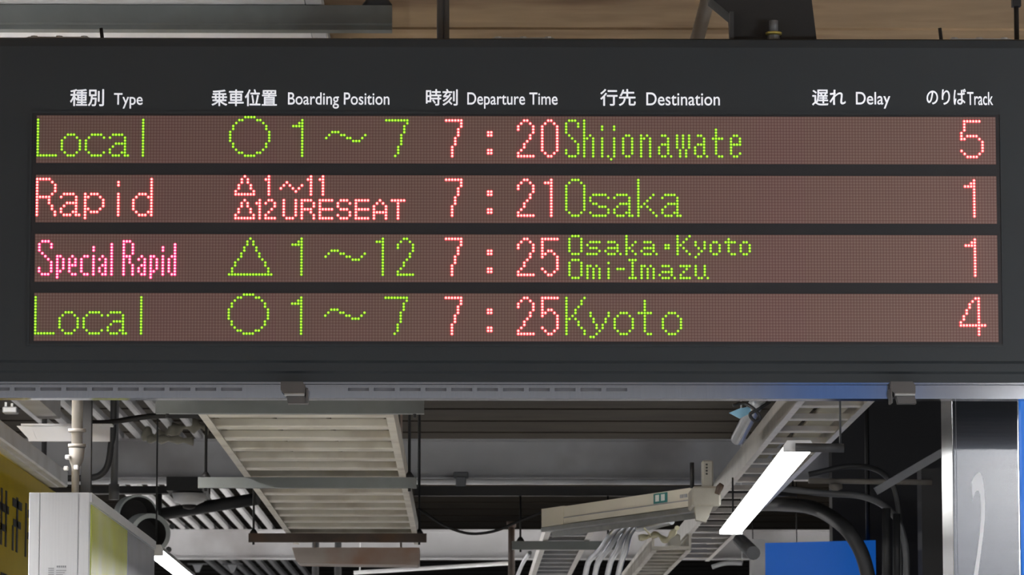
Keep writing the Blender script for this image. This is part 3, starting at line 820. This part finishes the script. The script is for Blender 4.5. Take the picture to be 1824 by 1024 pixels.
def lamp(p0, p1, wid, hgt, label, mt, rods=(0.2, 0.8), up=CEIL):
    """fixture from near bottom centre p0 to far bottom centre p1"""
    p0 = Vector(p0); p1 = Vector(p1); t = thing('linear_lamp', tuple((p0 + p1) / 2), label, 'lamp')
    d = (p1 - p0).normalized(); u = Vector((d.y, -d.x, 0)).normalized(); upv = Vector((0, 0, 1))

    def sweep(prof, m, nm, q0=p0, q1=p1):
        n = len(prof)
        vs = [q0 + u * x + upv * z for x, z in prof] + [q1 + u * x + upv * z for x, z in prof]
        MB().add(vs, [list(range(n)), list(range(n, 2 * n))] + [(i, (i + 1) % n, n + (i + 1) % n, n + i) for i in range(n)]).build(nm, m, t)
    w = wid / 2
    sweep([(-w, hgt * .5), (-w * .96, hgt * .18), (-w * .75, 0), (w * .75, 0), (w * .96, hgt * .18), (w, hgt * .5)], mt, 'diffuser')
    sweep([(-w * 1.04, hgt * .5), (w * 1.04, hgt * .5), (w * .8, hgt), (-w * .8, hgt)], M['whitepaint'], 'lamp_housing')
    sweep([(-w * 1.06, 0), (w * 1.06, 0), (w * 1.06, hgt * .55), (w * .8, hgt * 1.04), (-w * .8, hgt * 1.04), (-w * 1.06, hgt * .55)], M['whitepaint'], 'end_cap', p0 - d * .03, p0 + d * .0)
    sweep([(-w * 1.06, 0), (w * 1.06, 0), (w * 1.06, hgt * .55), (w * .8, hgt * 1.04), (-w * .8, hgt * 1.04), (-w * 1.06, hgt * .55)], M['whitepaint'], 'end_cap', p1, p1 + d * .03)
    for s_ in rods:
        q = p0.lerp(p1, s_)
        MB().tube([q + upv * hgt, Vector((q.x, q.y, up))], .004, 8).build('rod', M['black'], t)


n0 = W(1422, 805, 13.2); f0 = W(1302, 950, 17.7); f0.z = n0.z
lamp(n0, f0, 0.093, 0.034, 'brightly lit long white lamp slanting under the narrow cable ladder at the right', M['lamp'], rods=(0.96,), up=2.871)
n1 = W(276, 990, 19.6); f1 = n1 + Vector((-.02, 2.7, 0))
lamp(n1, f1, 0.075, 0.05, 'lit white lamp at the lower left below the round horn', M['lampfar'], rods=(0.03,))
# added fill lamps, unseen from the camera: they light the board's face, the ceiling and the girders
lamp((3.2, 7.6, 2.70), (6.0, 7.6, 2.70), 0.34, 0.30, 'added wide crosswise fill lamp right of the viewer, in front of the board', M['lampfront'])
lamp((-3.7, 2.5, 2.35), (-3.7, 8.5, 2.35), 0.10, 0.09, 'added unseen fill lamp left of the viewer, in front of the board', M['lampfront'])
lamp((2.5, 3.0, 3.20), (3.7, 3.0, 3.20), 0.12, 0.07, 'added unseen crosswise lamp right of the viewer, mirrored by the steel column', M['lampsoft'])
lamp((-2.4, 12.4, 3.30), (-2.4, 15.4, 3.30), 0.40, 0.07, 'added fill lamp beyond the left edge, level with the board', M['lampnear'])
lamp((-3.4, 25.5, 3.1), (-3.4, 33.0, 3.1), 0.18, 0.07, 'added far fill lamp beyond the left edge, behind the cream ladder', M['lampnear'])
lamp((2.2, 26.0, 2.9), (2.2, 33.0, 2.9), 0.16, 0.07, 'added far fill lamp hidden low behind the blue signboard, right', M['lampnear'])

# ------------------------------------------------------------------ right: column and panels
cy = 11.9
x0 = W(1697, 860, cy).x; x1 = W(1817, 860, cy).x
colm = thing('steel_column', ((x0 + x1) / 2, cy + .115, 0), 'brushed stainless square column with a white numeral, right of the board', 'column')
r_ = 0.005; wv = 0.275
prof = []
for cx_, cz_, a0 in ((x1 - r_, cy + r_, -90), (x1 - r_, cy + wv - r_, 0), (x0 + r_, cy + wv - r_, 90), (x0 + r_, cy + r_, 180)):
    for k_ in range(5):
        an = math.radians(a0 + k_ * 22.5); prof.append((cx_ + r_ * math.cos(an), cz_ + r_ * math.sin(an)))
MB().prism(prof, 'z', 0, 3.60).build('cladding', M['stainless'], colm)
sx = W(1704, 860, cy).x
MB().box(sx - .0006, sx + .0006, cy - .0006, cy + .004, 0.05, 3.58).build('seam', M['slot'], colm)
num = [(1732, 891), (1731, 858), (1736, 848), (1742, 842), (1746, 842), (1750, 850), (1753, 870), (1754.5, 895), (1754, 925), (1751, 955), (1747, 985), (1742, 1024), (1736, 1060), (1727, 1060),
       (1734.5, 1024), (1740, 990), (1744.5, 955), (1747, 925), (1747.5, 900), (1746, 880), (1743.5, 874), (1740, 873), (1737, 877)]
num = [W(a_, b_, cy - .002) for a_, b_ in num]
# close the numeral with a foot stroke below the frame
ft = num[13]
MB().prism([(q.x, q.z) for q in num], 'y', cy - .002, cy + .001).box(num[12].x - .02, num[12].x + .075, cy - .002, cy + .001, num[12].z - .018, num[12].z).build('numeral', M['numeral'], colm)

by = 13.2
x0 = W(1817, 860, by).x
t = thing('blue_signboard', (x0 + .35, by + .05, 1.5), 'bright blue lit panel at the far right edge behind the steel column', 'sign')
MB().box(x0, x0 + .7, by, by + .10, 1.5, 2.86, c=.006).build('panel_face', M['bluelit'], t)
MB().box(x0 + .3, x0 + .34, by + .03, by + .07, 2.86, CEIL).build('hanger_post', M['darkgrey'], t)
by = 22.0
x0 = W(1363, 990, by).x; x1 = W(1560, 990, by).x
t = thing('blue_sign', ((x0 + x1) / 2, by + .06, 1.9), 'deep blue signboard at the bottom behind the black curved pipes', 'sign')
MB().prism([(x0, 1.9), (x1, 1.9), (x1, W(1540, 962, by).z), (x0, W(1363, 967, by).z)], 'y', by, by + .12).build('sign_face', M['blue'], t)
MB().box(x0 - .075, x0, by + .0, by + .14, 1.9, W(1350, 960, by).z + .0).build('sign_end', M['whitepaint'], t)
xx = W(1548, 970, by).x
MB().tube([(xx, by + .06, W(1500, 968, by).z), (xx, by + .06, CEIL)], .012, 8).build('rod', M['black'], t)
# blue station board hanging behind the viewer: the shiny rail mirrors it
t = thing('hanging_blue_board', (1.92, 0.6, 3.2), 'blue board hanging behind the viewer, mirrored in the shiny rail', 'sign')
MB().box(1.62, 2.25, 0.55, 0.65, 3.2, 3.85, c=.01).build('board_face', M['bluehang'], t)
MB().box(1.90, 1.96, 0.58, 0.62, 3.85, CEIL).build('hanger_post', M['darkgrey'], t)

# dark pipes at the right
PIPES = [
    ([(1340, 900, 24.0), (1398, 899, 20.6), (1450, 905, 19.6), (1500, 935, 19.0), (1530, 975, 18.9), (1545, 1020, 18.9), (1550, 1060, 18.9)], .034, 'darkgrey', 'thick dark pipe curving down in front of the blue signboard, right of the lamp'),
    ([(1380, 868, 19.9), (1460, 878, 19.8), (1540, 885, 19.7), (1590, 915, 19.6), (1612, 970, 19.6), (1615, 1060, 19.6)], .016, 'greypipe', 'outermost thin grey pipe curving down left of the steel column'),
    ([(1440, 845, 20.1), (1520, 830, 20.1), (1575, 845, 20.0), (1600, 900, 20.0), (1604, 1060, 20.0)], .014, 'darkgrey', 'thin dark pipe arching above the other curved pipes'),
    ([(1579, 905, 19.4), (1579, 1060, 19.4)], .020, 'darkgrey', 'straight upright dark pipe, left of the upright pair by the column'),
    ([(1597, 915, 19.45), (1597, 1060, 19.45)], .018, 'darkgrey', 'straight upright dark pipe, right of the upright pair by the column'),
]
for pts, r, m, lab in PIPES:
    ps = [W(*q) for q in pts]
    tag(MB().tube(smoothpath(ps, 6) if len(ps) > 2 else ps, r, 14).build('dark_pipe', M[m]), lab, 'pipe', 'dark pipes beside the column')
a = W(1560, 875, 19.2); b = W(1700, 793, 19.2); b = a + (b - a) * ((CEIL - a.z) / (b.z - a.z))
tag(MB().beam(a, b, .03, .036).build('diagonal_brace', M['greypipe']), 'grey diagonal brace rising to the steel column', 'brace')
a = W(1440, 856, 20.28); b = W(1660, 859, 20.28)
t = thing('dusty_pipe', tuple((a + b) / 2), 'dusty level pipe with a pale knob above the black curved pipes', 'pipe')
MB().tube([a, b], .014, 10).build('pipe', M['beigepipe'], t)
MB().tube([W(1478, 864, 20.25), W(1488, 868, 20.25), W(1500, 866, 20.25)], [.012, .024, .012], 10).build('knob', M['beigepipe'], t)
tag(MB().tube(smoothpath([W(1268, 1010, 21), W(1292, 1003, 21), W(1322, 1003, 21)], 4), .012, 8).tube([W(1322, 1003, 21), (W(1322, 1003, 21).x, 21, CEIL)], .005, 6).build('white_bar', M['whitepaint']), 'short white bar under the far end of the narrow ladder', 'bar')
tag(MB().tube([W(1318, 962, 20.4), W(1342, 985, 19.9)], .034, 12).tube([W(1318, 962, 20.4), (W(1318, 962, 20.4).x, 20.4, 2.89)], .008, 8).build('grey_stub', M['greypipe']), 'short grey stub pipe left of the deep blue signboard', 'pipe')

# ------------------------------------------------------------------ left: signs
sy0 = 14.0; sy1 = 19.3
xf = -1.81
ztop = 2.853
t = thing('yellow_sign', (xf - .1, (sy0 + sy1) / 2, 1.9), 'long dark yellow signboard with black letters at the left edge', 'sign')
MB().box(xf - .2, xf, sy0, sy1, 1.9, ztop, c=.006).build('sign_face', M['yellow'], t)
# lettering on the side face (reads along the platform)


def sideglyphs(mb, strokes, y, z, w, h):
    for u0, v0, u1, v1 in strokes:
        mb.box(xf, xf + .003, y + u0 * w, y + u1 * w, z + v0 * h, z + v1 * h)


GL = [[(0, .8, 1, .95), (.42, 0, .58, 1), (.1, .45, .9, .58), (0, 0, .15, .45)],
      [(0, 0, .14, 1), (.3, .75, 1, .9), (.55, 0, .7, .9), (.3, .35, 1, .48)],
      [(.1, .1, .9, .25), (.1, .1, .24, .9), (.76, .1, .9, .9), (.1, .76, .9, .9), (.3, .45, .7, .58)],
      [(0, .6, 1, .74), (.2, 0, .34, 1), (.66, 0, .8, 1), (.2, .26, .8, .38)]]
yy = 14.5; i = 0
while yy < 18.9:
    mb = MB(); sideglyphs(mb, GL[i % 4], yy, 2.50, .34, .22); mb.build('letter', M['ink'], t)
    if i % 3 != 1:
        mb = MB(); sideglyphs(mb, GL[(i + 2) % 4], yy, 2.25, .34, .16); mb.build('letter', M['ink'], t)
    yy += .48; i += 1
for yy in (15, 18.6):
    MB().tube([(xf - .1, yy, ztop), (xf - .1, yy, CEIL)], .012, 8).build('rod', M['darkgrey'], t)
tag(MB().box(-1.835, -1.74, 12.6, 17.97, 2.858, 2.93, c=.006).box(-1.80, -1.775, 12.6, 17.9, 2.853, 2.858).build('cable_trough', M['whitepaint']), 'long white trough lying along the top of the dark yellow signboard', 'trough')
tag(MB().box(-1.80, -1.71, 13.2, 17.3, 3.10, 3.2).build('white_beam', M['girder']), 'wide white beam running along above the trough, top left below the rail', 'beam')
a = W(42, 786, 17.2); b = W(196, 757, 17.2)
t = thing('bracket_beam', ((a.x + b.x) / 2, 17.2, a.z), 'short white crossbeam with a top flange behind the beige flanged pipe', 'beam')
MB().box(a.x + .02, b.x, 17.2, 17.21, a.z, b.z).box(a.x - .01, b.x + .01, 17.18, 17.26, b.z - .004, b.z + .004).build('beam_body', M['whitepaint'], t)
MB().prism([(a.x - .03, b.z - .004), (a.x + .03, a.z), (a.x + .06, a.z), (a.x + .03, b.z - .004)], 'y', 17.195, 17.21).build('end_gusset', M['whitepaint'], t)
tag(MB().box(W(4, 730, 16).x, W(30, 730, 16).x, 16, 16.08, W(10, 735, 16).z, W(10, 724, 16).z, c=.004).box(W(8, 730, 16).x, W(12, 730, 16).x, 16.0, 16.03, W(10, 724, 16).z, W(10, 716, 16).z)
    .box(W(19, 730, 16).x, W(23, 730, 16).x, 16.0, 16.03, W(10, 724, 16).z, W(10, 718, 16).z).build('beam_clamp', M['greypipe']), 'small grey clamp with two bolts on the wide white beam', 'clamp')

# box sign with poster
fy = 13.0
bx0 = W(51, 950, fy).x; bx1 = W(158.5, 950, fy).x; bz1 = W(105, 877, fy).z; bz0 = 1.85; by1 = 15.72
t = thing('advert_box', ((bx0 + bx1) / 2, (fy + by1) / 2, bz0), 'white aluminium advert box with a yellow green poster side, lower left', 'advert box')
MB().box(bx0, bx1, fy + .006, by1, bz0, bz1, c=.003).build('box_body', M['alu'], t)
c1 = W(70.5, 950, fy).x; c2 = W(139.5, 950, fy).x
for a_, b_ in ((bx0, c1 - .0012), (c1 + .0012, c2 - .0012), (c2 + .0012, bx1)):
    MB().box(a_, b_, fy, fy + .006, bz0, bz1, c=.0018).build('end_panel', M['alu'], t)
MB().box(bx1 - .001, bx1 + .003, fy + .05, 14.44, bz0 + .05, bz1 - .035).build('poster', M['olive'], t)
MB().box(bx1 - .001, bx1 + .003, 14.46, by1 - .02, bz0 + .05, bz1 - .035).build('poster', M['steelblue'], t)
MB().box(bx1 - .001, bx1 + .007, fy + .01, by1, bz1 - .03, bz1).build('edge_trim', M['alu'], t)
lb = MB(); ik = MB()
q0 = W(85, 1040, fy); q1 = W(122, 1002, fy)
for r__ in range(7):
    c = W(86, 1012 + r__ * 3.6, fy); e = W(96, 1012 + r__ * 3.6, fy)
    ik.box(c.x, e.x, fy - .0012, fy, c.z - .0012, c.z + .0012)
for r__ in range(7):
    c = W(100, 1016 + r__ * 3.6, fy); e = W(118 - (r__ % 3) * 3, 1016 + r__ * 3.6, fy)
    ik.box(c.x, e.x, fy - .0012, fy, c.z - .0009, c.z + .0009)
c = W(101, 1009, fy)
for k_ in range(5):
    ik.box(c.x + k_ * .0062, c.x + k_ * .0062 + .0046, fy - .0012, fy, c.z - .003, c.z + .003)
ik.build('small_print', M['greyink'], t)
for yy in (13.6, 15.2):
    pass
# beige flanged pipe that carries the box
py_ = 14.3
c = W(137, 800, py_)
t = thing('flanged_pipe', (c.x, py_, bz1), 'upright beige pipe with ring flanges standing on the white advert box', 'pipe')
MB().tube([(c.x, py_, W(137, 796, py_).z), (c.x, py_, CEIL)], .0195, 16).build('pipe', M['beigepipe'], t)
MB().tube([(c.x - .004, py_, bz1), (c.x - .004, py_, W(137, 832, py_).z), (c.x - .002, py_, W(137, 822, py_).z), (c.x, py_, W(137, 798, py_).z)], [.012, .014, .024, .028], 14).build('pipe_socket', M['beigepipe'], t)
for q in (767, 794):
    zc = W(137, q, py_).z
    MB().tube([(c.x - .03, py_ - .004, zc - .006), (c.x + .028, py_ + .004, zc + .006)], .0, 4)
    rg = MB().tube([(c.x, py_, zc - .005), (c.x, py_, zc + .006)], .031, 18)
    rg.build('ring_flange', M['beigepipe'], t)
for dx_, q in ((-.035, 835), (.0, 833), (-.03, 815)):
    z_ = W(137, q, py_).z
    MB().box(c.x + dx_ - .008, c.x + dx_ + .008, py_ - .03, py_ - .012, z_ - .008, z_ + .008, c=.003).build('bolt', M['whitepaint'], t)
c = W(154, 800, 14.9)
tag(MB().box(c.x - .018, c.x + .018, 14.88, 14.93, bz1, CEIL).build('black_post', M['black']), 'black square post right of the beige flanged pipe', 'post')
c = W(204, 800, 19.0)
t = thing('grey_downpipe', (c.x, 19, 2.8), 'upright grey conduit with a socket, left of the cream ladder', 'conduit')
MB().tube([(c.x, 19, W(204, 880, 19).z), (c.x + .005, 19, CEIL)], .017, 12).build('pipe', M['greypipe'], t)
MB().tube([(c.x, 19, W(204, 890, 19).z), (c.x, 19, W(204, 862, 19).z)], .024, 12).build('pipe_socket', M['greypipe'], t)
tag(MB().tube(smoothpath([(W(202, 745, 18.6).x, 18.6, CEIL), W(202, 745, 18.6), W(198, 790, 18.6), W(192, 828, 18.6), W(178, 846, 18.6), W(158, 851, 18.6), W(120, 852, 18.6)], 6), .015, 12).build('bent_hose', M['darkgrey']), 'dark hose bending left towards the black square post', 'hose')
tag(MB().tube(smoothpath([W(150, 753, 17.24), W(195, 752, 17.24), W(262, 742, 17.24), W(330, 740, 17.24), W(420, 742, 17.24)], 5), .012, 10).build('black_cable', M['black']), 'black cable running from the white crossbeam towards the cream ladder', 'cable')
# torn wrapping on the girder
cl = MB()
cl.tube(smoothpath([W(255, 770, 23.6), W(280, 778, 23.6), W(305, 768, 23.6), W(340, 758, 23.6), W(372, 762, 23.6)], 5), [.03 + .02 * math.sin(i * 1.3) for i in range(21)], 10)
cl.tube(smoothpath([W(262, 782, 23.5), W(300, 782, 23.5), W(345, 786, 23.5)], 5), [.02 + .008 * math.sin(i * 2.1) for i in range(11)], 8)
tag(cl.build('pipe_wrapping', M['cables']), 'crumpled dusty pipe wrapping on top of the nearer girder, left', 'wrapping')
# low black beam, long dark pipe, dome camera
a = W(165, 872, 22.5); b = W(372, 868, 22.5)
tag(MB().box(a.x, b.x, 22.5, 22.62, a.z - .02, a.z + .02).box(W(310, 868, 22.5).x, b.x, 21.92, 22.64, a.z - .045, a.z + .03).build('black_beam', M['black']), 'black level beam just below the nearer girder, above the dome camera', 'beam')
a = W(291, 915, 22.4); b = W(460, 888, 22.2)
tag(MB().tube([a, b], .034, 16).build('black_pipe', M['black']), 'thick black pipe between the round horn and the cream ladder', 'pipe')
cyy = 22.02
c = W(337, 890, cyy)
t = thing('dome_camera', (c.x, cyy, c.z), 'small white ceiling camera with a dark dome, left of the cream ladder', 'camera')
z_ = [W(337, q, cyy).z for q in (879, 893, 899, 905)]
MB().tube([(c.x, cyy, z_[0]), (c.x, cyy, z_[1]), (c.x, cyy, z_[2])], [.092, .081, .043], 20).build('camera_body', M['whitepaint'], t)
MB().tube([(c.x, cyy, z_[2]), (c.x, cyy, z_[3]), (c.x, cyy, z_[3] - .006)], [.039, .030, .010], 16).build('dome', M['hornin'], t)

# round horn: two stepped rings
hc = W(268, 951, 21.6); hb = W(246, 918, 22.3)
t = thing('horn', tuple(hc), 'large round grey horn with a black mouth behind the advert box', 'horn')
ax = Vector((0.32, -1, -.12)).normalized()


def ringtube(c0, ro, ri, ln, mo, mi_, nm, n=32):
    # hollow drum: outer wall, rim, inner wall, back
    a_ = ax; u = a_.cross(Vector((0, 0, 1))).normalized(); w = u.cross(a_)
    vs = []; prof = [(ro * .9, -ln), (ro, 0), (ri, .0), (ri * .8, -ln * .8)]
    for rr, d_ in prof:
        for k in range(n):
            an = 2 * math.pi * k / n; vs.append(Vector(c0) + a_ * d_ + (u * math.cos(an) + w * math.sin(an)) * rr)
    mb = MB()
    for lv in range(3):
        mb.add(vs[lv * n:(lv + 2) * n], [(k, (k + 1) % n, n + (k + 1) % n, n + k) for k in range(n)], 1 if lv == 2 else 0, lv != 1)
    mb.add(vs[3 * n:], [list(range(n))], 1); mb.add(vs[:n], [list(range(n))], 0)
    return mb.build(nm, [mo, mi_], t)


ringtube(hb, .111, .101, .16, M['horn'], M['hornin'], 'rear_drum')
ringtube(hc, .108, .084, .2, M['horn'], M['hornin'], 'front_mouth')
for q in ((306, 937), (300, 978)):
    c = W(*q, 21.5); MB().tube([c, c + Vector((.0, .05, 0))], .014, 8).build('toggle_clip', M['darkgrey'], t)
MB().tube([W(283, 935, 22.5), W(283, 873, 22.55)], .018, 10).build('mount_post', M['darkgrey'], t)
# clamps on the far girder flange
for i, (q, lab) in enumerate(((352, 'left small clamp hanging below the far white girder'), (414, 'right small clamp hanging below the far white girder'))):
    c = W(q, 1006, 33.4)
    t = thing('girder_clamp', (c.x, 33.4, c.z - .06), lab, 'clamp', 'clamps on the far girder')
    MB().box(c.x - .08, c.x + .08, 33.36, 33.44, c.z - .0, c.z + .012).build('clamp_plate', M['darkgrey'], t)
    MB().prism([(c.x - .04, c.z), (c.x + .04, c.z), (c.x + .015, c.z - .06), (c.x - .015, c.z - .06)], 'y', 33.38, 33.42).build('clamp_jaw', M['greypipe'], t)

for o in bpy.data.objects:
    if '_w' in o:
        del o['_w']
